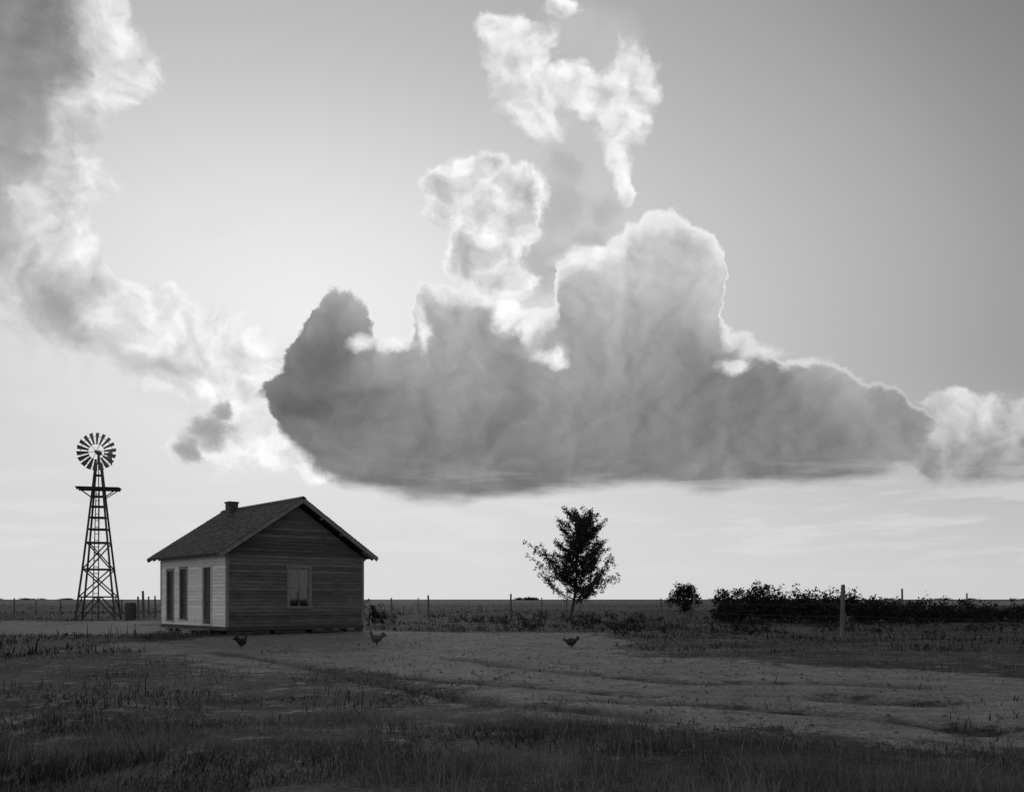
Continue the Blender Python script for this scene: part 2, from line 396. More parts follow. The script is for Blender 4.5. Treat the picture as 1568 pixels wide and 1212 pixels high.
def window(tf,o,name,mtrim):
    x0,x1,z0,z1=o; mb=MB()
    def bx(a,b,c,d,p,q,t=None,m_=None):
        P=[tf(x,y,z) for z in(c,d) for x,y in((a,q),(b,q),(b,p),(a,p))]; (m_ or mb).hexa(P,t)
    c=.11
    bx(x0-c,x0+.0,z0-.02,z1,-.05,.055); bx(x1-.0,x1+c,z0-.02,z1,-.05,.055)
    bx(x0-c-.03,x1+c+.03,z1+.001,z1+.13,-.05,.064); bx(x0-c-.04,x1+c+.04,z0-.08,z0-.021,-.05,.09)
    zm=(z0+z1)/2
    for a,b,p,q in((z0-.02,zm+.02,-.055,-.02),(zm-.02,z1,-.018,.015)):
        bx(x0+.001,x0+.045,a,b,p,q);bx(x1-.045,x1-.001,a,b,p,q);bx(x0+.046,x1-.046,a,a+.045,p,q);bx(x0+.046,x1-.046,b-.045,b,p,q)
    bx((x0+x1)/2-.012,(x0+x1)/2+.012,zm+.03,z1-.05,-.012,.01)
    bx((x0+x1)/2-.012,(x0+x1)/2+.012,z0+.03,zm-.03,-.05,-.026)
    mb.obj(name+'_frame',mtrim,house)
    g=MB(); bx(x0+.04,x1-.04,z0+.02,zm-.02,-.04,-.036,.5,g); bx(x0+.04,x1-.04,zm+.02,z1-.04,-.003,.001,.5,g); g.obj(name+'_glass',M_glass,house)
    v=[];f=[]
    for sgn in(-1,1):
        b=len(v); nx,nz=22,14; xe=x0 if sgn<0 else x1; wid=(x1-x0)/2
        for k in range(nz+1):
            u=k/nz; zz=z1-.02-u*(z1-z0-.04)*.8; wv=wid*(1.0-.62*math.sin(min(1,u*1.25)*math.pi/2)) if u<.75 else wid*(.40+.25*(u-.75)*4)
            for i_ in range(nx+1):
                s=i_/nx; v.append(tf(xe-sgn*(s*wv),-.13+.018*math.sin(s*30+u*2),zz))
        for k in range(nz):
            for i_ in range(nx):
                q=b+k*(nx+1)+i_; f.append([q,q+1,q+nx+2,q+nx+1])
    mesh_np(name+'_curtain',v,f,M_curt,parent=house,smooth=True)
window(fr,win_f,'gable_window',M_trim)
window(bk,(2.4,3.3,1.,2.5),'rear_window',M_trim)
for k,o in enumerate([(2,2.9,1.,2.5),(4.5,5.4,1.,2.5)]): window(rt,o,'east_window_%d'%k,M_trim)
for k,(a,b,z0,z1) in enumerate(dl):
    mb=MB(); md=MB()
    def bx(M_,x0,x1,c,d,p,q): M_.hexa([lf(x,y,z) for z in(c,d) for x,y in((x0,q),(x1,q),(x1,p),(x0,p))])
    bx(mb,a-.09,a,z0,z1,-.05,.058);bx(mb,b,b+.09,z0,z1,-.05,.058);bx(mb,a-.11,b+.11,z1+.001,z1+.11,-.05,.064);bx(mb,a-.1,b+.1,z0-.05,z0-.001,-.05,.09)
    mb.obj('door_casing_%d'%k,M_trim if k else M_trimw,house)
    bx(md,a+.004,b-.004,z0+.003,z1-.003,-.08,-.045)
    for c,d in((z0+.02,z0+.2),(z0+.85,z0+.97),(z1-.14,z1-.02)): bx(md,a+.09,b-.09,c,d,-.044,-.02)
    bx(md,a+.006,a+.088,z0+.01,z1-.01,-.044,-.02);bx(md,b-.088,b-.006,z0+.01,z1-.01,-.044,-.02)
    md.obj('door_%d'%k,M_door,house)
mb=MB()
for k in range(3): mb.box(-.95,-.12,1.2+k*.36,1.53+k*.36,.13+.01*k,.17+.01*k)
mb.box(-.9,-.8,1.25,2.2,-.02,.129); mb.box(-.25,-.15,1.25,2.2,-.02,.129)
mb.box(-.75,-.1,4.0,4.5,.15,.19); mb.box(-.7,-.6,4.02,4.45,-.02,.149)
mb.beam((-1.3,1.0,.03),(-.4,2.9,.06),.16,.03)
mb.obj('doorstep',M_trim,house)

# ------------------------------------------------------------------ windmill
wx,wy=at(151,60.5); wm=empty('windmill',(wx,wy,0),math.radians(14))
mb=MB(); H=10.0
def leg(i,z):
    sx,sy=((-1,-1),(1,-1),(1,1),(-1,1))[i]; w=1.18+( .15-1.18)*min(z/H,1)**.9; return Vector((sx*w,sy*w,z))
for i_ in range(4):
    zs=[-.1,3.,6.,8.,H]
    for a,b in zip(zs[:-1],zs[1:]): mb.beam(leg(i_,max(a,0))+Vector((0,0,min(a,0))),leg(i_,b),.11,.11)
lev=[1.45,3.2,4.9,5.75,6.5,7.2,7.85,9.2]
for z in lev:
    for i_ in range(4): mb.beam(leg(i_,z),leg((i_+1)%4,z),.05,.09)
for a,b in((1.45,3.2),(3.2,4.9)) :
    for i_ in (0,2):
        mb.beam(leg(i_,a),leg((i_+1)%4,b),.04,.08);mb.beam(leg((i_+1)%4,a)+Vector((.03,.03,0)),leg(i_,b)+Vector((.03,.03,0)),.04,.08)
for i_ in range(4):
    mb.beam(leg(i_,.05),(leg((i_+1)%4,1.45)+leg(i_,1.45))/2,.04,.08); mb.beam(leg((i_+1)%4,.05),(leg((i_+1)%4,1.45)+leg(i_,1.45))/2,.04,.08)
for s in(-.17,.17): mb.beam((s,-1.22,0),(s*.55,-.30,8.3),.05,.06)
for z in np.arange(.4,8.2,.42):
    f_=z/8.3; y=-1.22+.92*f_; mb.beam((-.17*(1-.45*f_),y-.02,z),(.17*(1-.45*f_),y-.02,z),.03,.045)
mb.tube([(0,0,0),(0,0,H)],[.03,.03],6)
mb.obj('tower',M_darkwood,wm)
mb=MB()
for k in range(9):
    x=-.52+k*.13; mb.box(-1.3,1.3,x-.055,x+.055,8.38,8.43)
for y in(-.4,.4): mb.beam((-1.25,y,8.31),(1.25,y,8.31),.07,.12)
for sx in(-1,1):
    for y in(-.4,.4): mb.beam((sx*1.05,y,8.26),(sx*.36,y*.7,7.75),.05,.06)
mb.obj('platform',M_darkwood,wm)
head=bpy.data.objects.new('head',None); link(head,wm); head.location=(0,0,10.65); head.rotation_euler=(0,0,math.radians(-7))
mb=MB()
mb.tube([(0,0,-.75),(0,0,.1)],[.10,.07],8)
mb.tube([(0,-.50,0),(0,-.3,0),(0,.0,0),(0,.25,.02),(0,.4,0)],[.06,.13,.17,.16,.07],10)
mb.tube([(0,-.62,0),(0,-.45,0)],[.09,.11],10)
mb.tube([(0.05,.2,-.05),(.1,2.1,-.05)],[.03,.02],6)
mb.obj('gearbox',M_metal,head,True)
mb=MB(); mb.hexa([(.10,1.5,-.25),(.10,2.5,-.5),(.10,2.5,.5),(.10,1.5,.25),(.115,1.5,-.25),(.115,2.5,-.5),(.115,2.5,.5),(.115,1.5,.25)],.5); mb.obj('tail_vane',M_metal,head)
mb=MB(); NB=18; yy=-.48
for k in range(NB):
    a=2*math.pi*(k+.3)/NB; rv=Vector((math.cos(a),0,math.sin(a)));tv=Vector((-math.sin(a),0,math.cos(a)));ax=Vector((0,1,0))
    pit=math.radians(28); cols=5
    for q in range(cols-1):
        P=[]
        for off in(0,.008):
            for rr,ww,s in((.48,.115,q),(.48,.115,q+1),(1.2,.30,q+1),(1.2,.30,q)):
                s_=s/(cols-1)-.5; P.append(rv*rr+tv*(ww*s_*math.cos(pit))+ax*(yy+ww*s_*math.sin(pit)+.10*ww*(1-4*s_*s_)+off))
        mb.hexa(P,.4+.3*(k%3)/3)
for k in range(6):
    a=2*math.pi*k/6+.1; rv=Vector((math.cos(a),0,math.sin(a))); mb.beam(rv*.06+Vector((0,yy-.02,0)),rv*1.0+Vector((0,yy+.05,0)),.025,.025,up=(0,1,0))
for rr in(.52,.98):
    for k in range(36):
        a=2*math.pi*k/36;b=2*math.pi*(k+1)/36
        mb.beam((rr*math.cos(a),yy+.05,rr*math.sin(a)),(rr*math.cos(b),yy+.05,rr*math.sin(b)),.03,.012,up=(0,1,0))
mb.obj('wheel',M_metal,head)

bx_,by_=at(200,60); bar=MB(); bar.tube([(0,0,-.03),(0,0,.0),(0,0,.3),(0,0,.55),(0,0,.85),(0,0,1.08),(0,0,1.08),(0,0,1.0)],[.28,.31,.35,.365,.35,.31,.28,.27],20)
for z,r in((.12,.335),(.38,.362),(.72,.362),(.98,.33)): bar.tube([(0,0,z-.025),(0,0,z+.025)],[r,r],20,.9)
o=bar.obj('wooden_barrel',M_darkwood); o.location=(bx_,by_,0)
# ------------------------------------------------------------------ fences
def fence(name,posts,wires=3,spread=1.2):
    e=empty(name); mb=MB(); tops=[]
    for k,(x,y,h,r) in enumerate(posts):
        l=Vector((random.uniform(-.03,.03),random.uniform(-.03,.03),0))*h; z=float(gz(np.array([x]),np.array([y]))[0])
        mb.tube([(x,y,z-.1),(x+l.x*.5,y+l.y*.5,z+h*.5),(x+l.x,y+l.y,z+h*.98),(x+l.x,y+l.y,z+h)],[r*1.1,r,r*.92,r*.6],8); tops.append(Vector((x,y,z)))
    mb.obj('posts',M_post,e,True)
    w=MB()
    for a,b in zip(tops[:-1],tops[1:]):
        for q in range(wires):
            z=.35+q*spread/wires; pts=[a.lerp(b,t_)+Vector((0,0,z-.12*4*t_*(1-t_)*.5)) for t_ in(0,.25,.5,.75,1)]
            w.tube(pts,[.003]*5,4)
    w.obj('wires',M_wire,e); return e
fence('barbed_wire_fence',[(*at(1760,26),1.8,.07),(*at(1290,31),1.78,.075),(*at(1062,42),1.5,.05),(*at(868,53),1.3,.045),(*at(782,60),1.65,.06),(*at(656,58),1.55,.06),(*at(600,60),1.4,.05)])
fence('barbed_wire_fence',[(*at(1700,60),1.9,.06),(*at(1480,68),1.75,.06),(*at(1382,62),2.0,.07),(*at(1200,75),1.4,.06),(*at(1012,85),1.4,.06),(*at(830,100),1.5,.06),(*at(640,115),1.5,.06)])
fence('corral_fence',[(*at(-60,75),1.3,.06),(*at(22,72),1.4,.06),(*at(55,74),1.2,.05),(*at(93,72),1.35,.06),(*at(186,70),1.3,.06),(*at(212,66),1.5,.07),(*at(220,67),1.9,.09),(*at(228,66),1.5,.06),(*at(238,66),1.55,.06),(*at(252,68),1.4,.06)],wires=4)

# ------------------------------------------------------------------ foliage
def leaves(C,size,g,tintbase=None):
    n=len(C); q=g.normal(size=(n,3)); q/=np.linalg.norm(q,axis=1)[:,None]; r=g.normal(size=(n,3)); u=np.cross(q,r); u/=np.linalg.norm(u,axis=1)[:,None]; v=np.cross(q,u)
    s=size*(.6+.8*g.random(n))[:,None]
    P=np.stack([C-u*s,C-v*s*.5,C+u*s,C+v*s*.5],1).reshape(-1,3)
    Fc=np.arange(4*n).reshape(n,4); t=g.random(n) if tintbase is None else np.clip(tintbase+g.normal(size=n)*.2,0,1.6)
    return P,Fc,t
def tree(name,loc,H,Wd,seed,base=1.15):
    g=np.random.default_rng(seed); e=empty(name,loc); mb=MB(); C=[];T=[]
    lx=lambda z:(.15*z+.10*math.sin(z*1.1)-.04)
    tz=np.linspace(-.1,H*.97,12); mb.tube([(lx(z),.05*math.sin(z),z) for z in tz],[max(.012,.095*(1-z/H)**.8+.01) for z in tz],8)
    nb=48
    for k in range(nb):
        u=(k+g.random())/nb; z=base+u*(H-base)*.9
        prof=float(np.interp(u,[0,.08,.22,.42,.6,.8,1],[.95,1.12,1.10,.92,.72,.50,.24]))
        ln=Wd/2*prof*(.5+.62*g.random())
        az=k*2.4+g.random()*.8; up=math.radians(-2+44*u+g.random()*22)
        p=Vector((lx(z),.05*math.sin(z),z)); d=Vector((math.cos(az)*math.cos(up),math.sin(az)*math.cos(up),math.sin(up)))
        L_=ln/max(math.cos(up),.55); pts=[p]
        dd=d.copy()
        for s in range(5):
            dd=(dd+Vector(g.normal(size=3)*.14)+Vector((0,0,.04))).normalized(); pts.append(pts[-1]+dd*L_/5)
        mb.tube(pts,[.028*(1-s/6)*(1.2-u)+.004 for s in range(6)],5)
        shade=g.normal()*.35+.5
        for s in range(1,6):
            m_=int(6+5*g.random())
            for w in range(m_):
                tw=pts[s]+Vector(g.normal(size=3)*np.array([.16,.16,.12])*(.6+.5*(s/5)))*(1.1-.3*u)
                nl=9; c=g.normal(size=(nl,3))*np.array([.08,.08,.075])+np.array(tw); C.append(c); T+= [shade]*nl
            if s in(2,3,4,5) and g.random()<.85:
                a2=az+g.choice([-1,1])*(.6+.5*g.random()); d2=Vector((math.cos(a2)*.75,math.sin(a2)*.75,.5)).normalized(); l2=L_*.4
                q=[pts[s]+d2*l2*w/3 for w in range(4)]; mb.tube(q,[.010,.008,.006,.004],4)
                for w in q[1:]:
                    for _ in range(3):
                        c=g.normal(size=(8,3))*.08+np.array(w); C.append(c); T+=[shade]*8
    mb.obj('trunk_and_limbs',M_bark,e,True)
    P,Fc,t=leaves(np.concatenate(C),.060,g,np.array(T)); mesh_np('crown',P,Fc,M_leaf,t,e)
tx,ty=at(873,57); tree('young_tree',(tx,ty,0),6.1,4.5,3)
def bush(name,blobs,seed,n_per,size,matr=M_bush,stems=True):
    g=np.random.default_rng(seed); e=empty(name); C=[];T=[];mb=MB()
    for (x,y,z,rx,ry,rz) in blobs:
        n=int(n_per*(rx*rz)); 
        ncl=max(6,n//14); q=g.normal(size=(ncl,3)); q/=np.linalg.norm(q,axis=1)[:,None]; q*= (g.random(ncl)**.4*(.8+.35*g.random(ncl)))[:,None]
        c0=q*np.array([rx,ry,rz])+np.array([x,y,z]); 
        for c in c0:
            if c[2]<.05: c[2]=.05+g.random()*.3
            C.append(g.normal(size=(14,3))*size*1.4+c); T+=[.5+g.normal()*.25]*14
            if g.random()<.03 and stems: mb.tube([(x+(c[0]-x)*.3,y+(c[1]-y)*.3,0),tuple((np.array([x,y,z])+c)/2),tuple(c)],[.03,.02,.006],4)
    C=np.concatenate(C); k=C[:,2]>0; P,Fc,t=leaves(C[k],size,g,np.array(T)[k]); mesh_np('foliage',P,Fc,matr,t,e)
    if stems and mb.v: mb.obj('stems',M_bark,e)
    return e
x,y=at(1048,88); bush('round_bush',[(x,y,1.6,1.15,1.1,1.0),(x-1.1,y,1.25,.6,.6,.55),(x+1.1,y+.2,1.3,.65,.6,.6),(x-.3,y,2.2,.6,.6,.55),(x+.5,y,2.05,.6,.6,.6),(x,y,.5,.6,.5,.6)],31,1200,.10)
x,y=at(570,46); bush('shrub',[(x,y,.5,.45,.4,.5),(x+.35,y,.7,.35,.3,.55),(x-.2,y,.9,.35,.3,.5),(x+.1,y+.5,.4,.7,.4,.4)],33,900,.05)
top=[(1104,904),(1118,893),(1147,888),(1168,893),(1190,899),(1222,903),(1262,906),(1302,905),(1342,909),(1382,912),(1418,919),(1460,922),(1500,921),(1545,924),(1600,918),(1680,914)]
g=random.Random(4); bl=[]; dd=56.
for k in range(len(top)-1):
    (xa,ya),(xb,yb)=top[k],top[k+1]; n=max(2,int((xb-xa)/12))
    for q in range(n):
        t_=q/n; X=xa+(xb-xa)*t_; Y=ya+(yb-ya)*t_+g.uniform(-5,6); d_=dd+g.uniform(-2.5,3.5); h=max(.5,(HY-Y)/F*d_+CAM_H); px_,_=at(X,d_)
        rz=h/2*g.uniform(.85,1.0); bl.append((px_,d_,h-rz,g.uniform(.45,.85),g.uniform(.6,1.1),rz))
        bl.append((px_+g.uniform(-.3,.3),d_-1.2-g.random()*1.5,h*.3,g.uniform(.5,1.0),.8,h*.33))
bush('hedge',bl,35,900,.08)
bl=[]; g=random.Random(9)
for k in range(190):
    X=g.choice([g.uniform(590,1568),g.uniform(720,1150),g.uniform(1100,1700)]); d_=g.uniform(34,75); x,y=at(X,d_); s=g.uniform(.15,.45)
    if bare(np.array([x]),np.array([y]))[0]>.3: continue
    bl.append((x,y,s*.2,s*g.uniform(1.5,3.2),s*1.3,s*.4))
bush('scrub',bl,37,500,.045,stems=False)
bl=[]
for k in range(26):
    x,y=at(800+g.uniform(-12,22),1500+g.uniform(-60,60)); bl.append((x,y,1.2,5,4,g.uniform(1.5,2.6)))
for k in range(60):
    X=g.uniform(-200,120) if k<30 else g.uniform(980,1700); x,y=at(X,g.uniform(1900,2600)); bl.append((x,y,1.,g.uniform(8,26),6,g.uniform(1.,2.6)))
bush('distant_trees',bl,39,10,.8,stems=False)

# ------------------------------------------------------------------ chickens
def hen(loc,rz,matb,sc_=1.,pose='peck'):
    e=empty('chicken',loc,rz); e.scale=(sc_,)*3; mb=MB()
    if pose=='up': path=[(-.17,0,.27),(-.13,0,.25),(-.07,0,.21),(0,0,.19),(.07,0,.20),(.12,0,.25),(.145,0,.31),(.155,0,.355),(.175,0,.375),(.20,0,.372),(.225,0,.362)]
    else: path=[(-.17,0,.27),(-.13,0,.245),(-.07,0,.215),(0,0,.20),(.07,0,.20),(.13,0,.215),(.175,0,.235),(.205,0,.25),(.23,0,.25),(.25,0,.24),(.272,0,.225)]
    rr=[(.012,.02),(.045,.05),(.08,.09),(.095,.115),(.085,.105),(.055,.065),(.035,.04),(.027,.03),(.028,.032),(.018,.02),(.003,.004)]
    mb.tube(path,rr,12,.5)
    for s in(-1,1):
        mb.tube([(-.13,s*.07,.22),(-.05,s*.09,.215),(.04,s*.088,.21),(.07,s*.07,.21)],[(.006,.02),(.016,.055),(.016,.055),(.006,.02)],8,.8)
        mb.tube([(-.005,s*.04,.15),(-.01,s*.042,.07)],[.045,.013],8,.6)
    for k in range(7):
        a=math.radians(105+k*9); s=(k-3)*.008
        mb.beam((-.12,s,.24),(-.12+.13*math.cos(a)-.02,s*2.2,.24+.13*math.sin(a)),.012,.06,t=.3,h2=.04)
    mb.obj('body',matb,e,True)
    l=MB()
    for s in(-1,1):
        l.tube([(-.01,s*.042,.10),(0,s*.042,.01)],[.011,.009],6)
        for a in(-.5,0,.5,math.pi): l.tube([(0,s*.042,.01),(.05*math.cos(a),s*.042+.05*math.sin(a),.005)],[.008,.004],5)
    l.obj('legs',M_legs,e)
    c=MB(); hx,hz=(path[8][0],path[8][2])
    for k in range(4): c.beam((hx-.03+k*.015,0,hz+.02),(hx-.036+k*.015,0,hz+.052-.004*abs(k-1)),.006,.012)
    c.beam((hx+.02,0,hz-.02),(hx+.02,0,hz-.05),.006,.016); c.obj('comb',M_brick,e)
def on(x,y,dz=-.02): gx,gy=gp(x,y); return (gx,gy,float(gz(np.array([gx]),np.array([gy]))[0])+dz)
hen(on(370,992),math.radians(60),M_hen,.95,'up')
hen(on(577,986),math.radians(200),M_hen2,1.05,'up')
hen(on(875,992),math.radians(150),M_hen,.95,'peck')
print('geometry',time.time()-T0)

# ------------------------------------------------------------------ world: sky with clouds (direction space)
SUN=sky_at(470,505); az_s=SUN[0]; el_s=math.atan(SUN[1])
w=bpy.data.worlds.new('World'); sc.world=w; w.use_nodes=True; wt=w.node_tree; wt.nodes.clear(); N=wt.nodes; L=wt.links
try: w.cycles.sampling_method='NONE'
except Exception as ex_: print(ex_)
def put(n,k,v):
    if v is None: return
    if hasattr(v,'links'): L.new(v,n.inputs[k])
    else: n.inputs[k].default_value=v
def mth(op,a,b=None,c=None,clamp=False):
    n=N.new('ShaderNodeMath'); n.operation=op; n.use_clamp=clamp; put(n,0,a);put(n,1,b);put(n,2,c); return n.outputs[0]
def vm(op,a,b=None,c=None):
    n=N.new('ShaderNodeVectorMath'); n.operation=op; put(n,0,a);put(n,1,b)
    if c is not None: put(n,2,c)
    return n.outputs['Value' if op in('LENGTH','DOT_PRODUCT','DISTANCE') else 'Vector']
def ss(v,a,b,c=0.,d=1.,kind='SMOOTHSTEP'):
    n=N.new('ShaderNodeMapRange'); n.interpolation_type=kind; put(n,0,v)
    for k,x in enumerate((a,b,c,d)): n.inputs[k+1].default_value=x
    return n.outputs[0]
def mix(f,a,b):
    n=N.new('ShaderNodeMix'); put(n,0,f);put(n,2,a);put(n,3,b); return n.outputs[0]
def curve(v,pts,x0,x1,y0,y1):
    n=N.new('ShaderNodeFloatCurve'); c=n.mapping.curves[0]; pts=sorted(((p-x0)/(x1-x0),(q-y0)/(y1-y0)) for p,q in pts)
    pts=[(min(max(p,0),1),min(max(q,0),1)) for p,q in pts]
    c.points[0].location=pts[0]; c.points[1].location=pts[-1]
    for p in pts[1:-1]: c.points.new(*p)
    for p in c.points: p.handle_type='AUTO_CLAMPED'
    n.mapping.update(); n.inputs[0].default_value=1
    L.new(ss(v,x0,x1,kind='LINEAR'),n.inputs[1])
    return mth('MULTIPLY_ADD',n.outputs[0],y1-y0,y0)
def noise(vec,scale,detail,rough=.55,col=False):
    n=N.new('ShaderNodeTexNoise'); n.noise_dimensions='2D'; n.inputs['Scale'].default_value=scale; n.inputs['Detail'].default_value=detail; n.inputs['Roughness'].default_value=rough
    L.new(vec,n.inputs['Vector']); return n.outputs['Color' if col else 'Fac']
def px(l): return [sky_at(*p) for p in l]

TP=px([(380,625),(403,600),(415,572),(440,528),(465,478),(482,442),(510,430),(535,442),(562,478),(572,505),(600,508),(622,485),(632,442),(668,430),(740,428),(764,450),(795,470),(825,478),(842,440),(852,402),(872,384),(905,368),(940,350),(975,336),(1012,322),(1035,318),(1062,340),(1088,370),(1102,390),(1108,480),(1142,508),(1200,536),(1250,546),(1290,566),(1350,586),(1400,600),(1428,628),(1445,670)])
TS=px([(380,590),(520,450),(640,440),(740,430),(860,400),(1000,355),(1080,390),(1180,490),(1290,560),(1445,620)])
BP=px([(380,630),(403,604),(430,662),(480,704),(520,742),(560,754),(640,768),(740,768),(850,759),(930,752),(1000,743),(1080,753),(1200,741),(1320,742),(1370,724),(1428,655),(1445,640)])
LPX=[403,480,540,580,640,740,800,850,980,1090,1130,1200,1260,1420]; Lv=[.05,.03,.04,.07,.10,.12,.13,.15,.16,.14,.10,.07,.05,.035]
EX=px([(205,0),(235,40),(250,80),(243,120),(212,160),(152,200),(138,235),(165,265),(178,290),(138,330),(148,370),(175,410),(250,440),(300,470),(360,495),(410,530),(432,560),(425,600),(405,640),(300,680),(-50,720)])
LB=px([(-60,520),(0,530),(60,535),(120,552),(200,580),(270,610),(340,650),(400,660),(430,640)])

class Tile:
    """one sector of sky: only the cloud layers that can reach this sector are evaluated in it"""
    def __init__(s,a0,a1,e0,e1): s.b=(a0,a1,e0,e1); s.c={}
    def lazy(s,k,f):
        if k not in s.c: s.c[k]=f()
        return s.c[k]
    @property
    def q1(s): return s.lazy('q1',lambda:vm('MULTIPLY_ADD',vm('SUBTRACT',noise(q,8,6.5,.6,True),(.5,.5,.5)),(.07,.055,0),q))
    @property
    def q2(s):
        def f():
            v=vm('MULTIPLY_ADD',vm('SUBTRACT',noise(q,5.5,3,.55,True),(.5,.5,.5)),(.30,.16,0),q)
            n=N.new('ShaderNodeSeparateXYZ'); L.new(v,n.inputs[0]); return n.outputs
        return s.lazy('q2',f)
    @property
    def bil(s):
        def f():
            vo=N.new('ShaderNodeTexVoronoi'); vo.voronoi_dimensions='2D'; vo.normalize=True; vo.inputs['Scale'].default_value=22; vo.inputs['Detail'].default_value=3; vo.inputs['Roughness'].default_value=.6
            L.new(s.q1,vo.inputs['Vector']); return mth('SUBTRACT',.36,vo.outputs['Distance'])
        return s.lazy('bil',f)
    @property
    def fa(s): return s.lazy('fa',lambda:noise(s.q1,20,4,.5))
    @property
    def rel(s):
        def f():
            ts=vm('NORMALIZE',vm('SUBTRACT',(SUN[0],SUN[1],0),q))
            return mth('SUBTRACT',s.fa,noise(vm('MULTIPLY_ADD',ts,(.011,.011,0),s.q1),20,4,.5))
        return s.lazy('rel',f)
    @property
    def xy(s):
        def f():
            n=N.new('ShaderNodeSeparateXYZ'); L.new(s.q1,n.inputs[0]); return n.outputs
        return s.lazy('xy',f)
    @property
    def st2(s): return s.lazy('st2',lambda:noise(vm('MULTIPLY',q,(1,3.,1)),12,4,.5))
    def relf(s,k): return mth('MULTIPLY_ADD',s.rel,k,1.)
    def hit(s,a0,a1,e0,e1): return a1>s.b[0] and a0<s.b[1] and e1>s.b[2] and e0<s.b[3]
    def blobs(s,lst,bk=1.4,k=.25,ext=2.1,g=1.):
        cur=None
        for (cx,cy,rx,ry) in lst:
            a,e=sky_at(cx,cy); ra=rx*g/F;re=ry*g/F; m_=.035
            if not s.hit(a-ra*ext-m_,a+ra*ext+m_,e-re*ext-m_,e+re*ext+m_): continue
            d=vm('LENGTH',vm('MULTIPLY_ADD',s.q1,(1/ra,1/re,0),(-a/ra,-e/re,0)))
            if cur is None: cur=d
            else:
                n=N.new('ShaderNodeMath'); n.operation='SMOOTH_MIN'; L.new(cur,n.inputs[0]);L.new(d,n.inputs[1]); n.inputs[2].default_value=k; cur=n.outputs[0]
        if cur is None: return None
        v=mth('SUBTRACT',1.,cur)
        return mth('MULTIPLY_ADD',s.bil,bk,v) if bk else v
    def layer(s,col,lst,fn,**kw):
        f=s.blobs(lst,**kw)
        if f is None: return col
        a,c=fn(f); return mix(a,col,c)
    def build(s):
        col=base
        # left cloud bank
        if s.hit(-1,-.19,.12,1):
            ax,ey=s.xy[0],s.xy[1]
            ex=curve(ey,[(e,a) for a,e in EX]+[(.80,-.40)],0,.8,-.6,.1); lb=curve(ax,LB,-.6,-.1,0,.8)
            dl_=mth('MULTIPLY_ADD',s.bil,.055,mth('SUBTRACT',ex,ax)); db=mth('SUBTRACT',ey,lb)
            al=mth('MULTIPLY',ss(dl_,.0,.018),ss(db,-.04,.045))
            core=curve(ey,[(.22,.66),(.27,.64),(.32,.66),(.38,.54),(.45,.34),(.55,.22),(.65,.19),(.8,.19)],0,.8,0,1)
            lc=mix(ss(dl_,.025,.10),.80,core); lc=mth('MULTIPLY',lc,s.relf(1.3))
            dk=s.blobs([(95,465,50,50),(-20,330,50,110),(25,180,90,120)],bk=1.)
            if dk: lc=mix(ss(dk,-.4,.9,0,.6),lc,.25)
            col=mix(mth('MULTIPLY',al,.93),col,lc)
        col=s.layer(col,[(285,335,38,24),(345,345,40,16),(388,345,30,16)],lambda f:(ss(f,-.15,.7,0,.7),.76),bk=1.3,g=1.1)
        col=s.layer(col,[(60,560,110,30),(180,600,90,30),(60,620,60,12)],lambda f:(ss(f,-.6,.9,0,.5),.74),bk=.8)
        col=s.layer(col,[(250,480,50,44),(200,500,60,40),(320,520,55,40),(390,550,50,45),(370,620,44,50),(330,690,60,36),(430,690,46,40),(500,722,40,22),(270,590,60,20)],lambda f:(ss(f,-.15,.45,0,.9),mth('MULTIPLY',.85,s.relf(1.2))),bk=1.5)
        col=s.layer(col,[(318,665,44,34),(340,625,24,18),(290,690,26,20)],lambda f:(ss(f,-.1,.55,0,.85),mix(ss(f,0,1),.45,.28)),bk=1.5)
        col=s.layer(col,[(250,568,50,18),(140,520,50,22),(100,480,40,40)],lambda f:(ss(f,-.3,.9,0,.55),.33),bk=1.2)
        # tall white towers
        col=s.layer(col,[(925,80,62,56),(870,45,60,45),(880,170,40,40)],lambda f:(ss(f,-.3,.8,0,.6),.56),bk=1.)
        col=s.layer(col,[(775,45,30,24),(800,90,38,45),(820,150,40,38),(832,190,34,26),(872,125,48,26),(920,140,48,34),(968,125,32,46),(955,190,32,42),(948,245,20,38),(953,290,16,20),(850,12,22,12)],
            lambda f:(ss(f,-.15,.4,0,.95),mth('MULTIPLY',mix(ss(f,.5,1.3),.82,.66),s.relf(1.3))),bk=1.6,g=1.16)
        col=s.layer(col,[(850,320,56,60),(835,400,66,66),(905,320,40,40),(862,250,44,44),(900,370,60,40)],lambda f:(ss(f,-.35,.7,0,.88),mix(ss(f,0,1.),.56,.46)),bk=1.2)
        col=s.layer(col,[(735,252,28,26),(698,292,34,34),(795,284,30,30),(690,330,32,28),(738,325,58,46),(790,330,32,40),(742,385,48,44),(770,425,44,38)],
            lambda f:(ss(f,-.1,.32,0,.95),mth('MULTIPLY',mix(ss(f,.2,.9),.84,.58),s.relf(1.4))),bk=1.6,g=1.08)
        def rfn(f):
            rd=mth('SUBTRACT',el,sky_at(1500,715)[1]); rb=sky_at(1500,742)[1]
            rc=mth('MULTIPLY',mix(ss(rd,-.01,.07),.29,.66),s.relf(1.7))
            return mth('MULTIPLY',ss(f,-.05,.35,0,.92),ss(mth('MULTIPLY_ADD',s.st2,.02,el),rb+.004,rb+.022)),rc
        col=s.layer(col,[(1490,625,48,36),(1540,640,55,45),(1440,690,75,38),(1380,695,50,22),(1530,700,90,50),(1640,690,100,80)],rfn,bk=1.4)
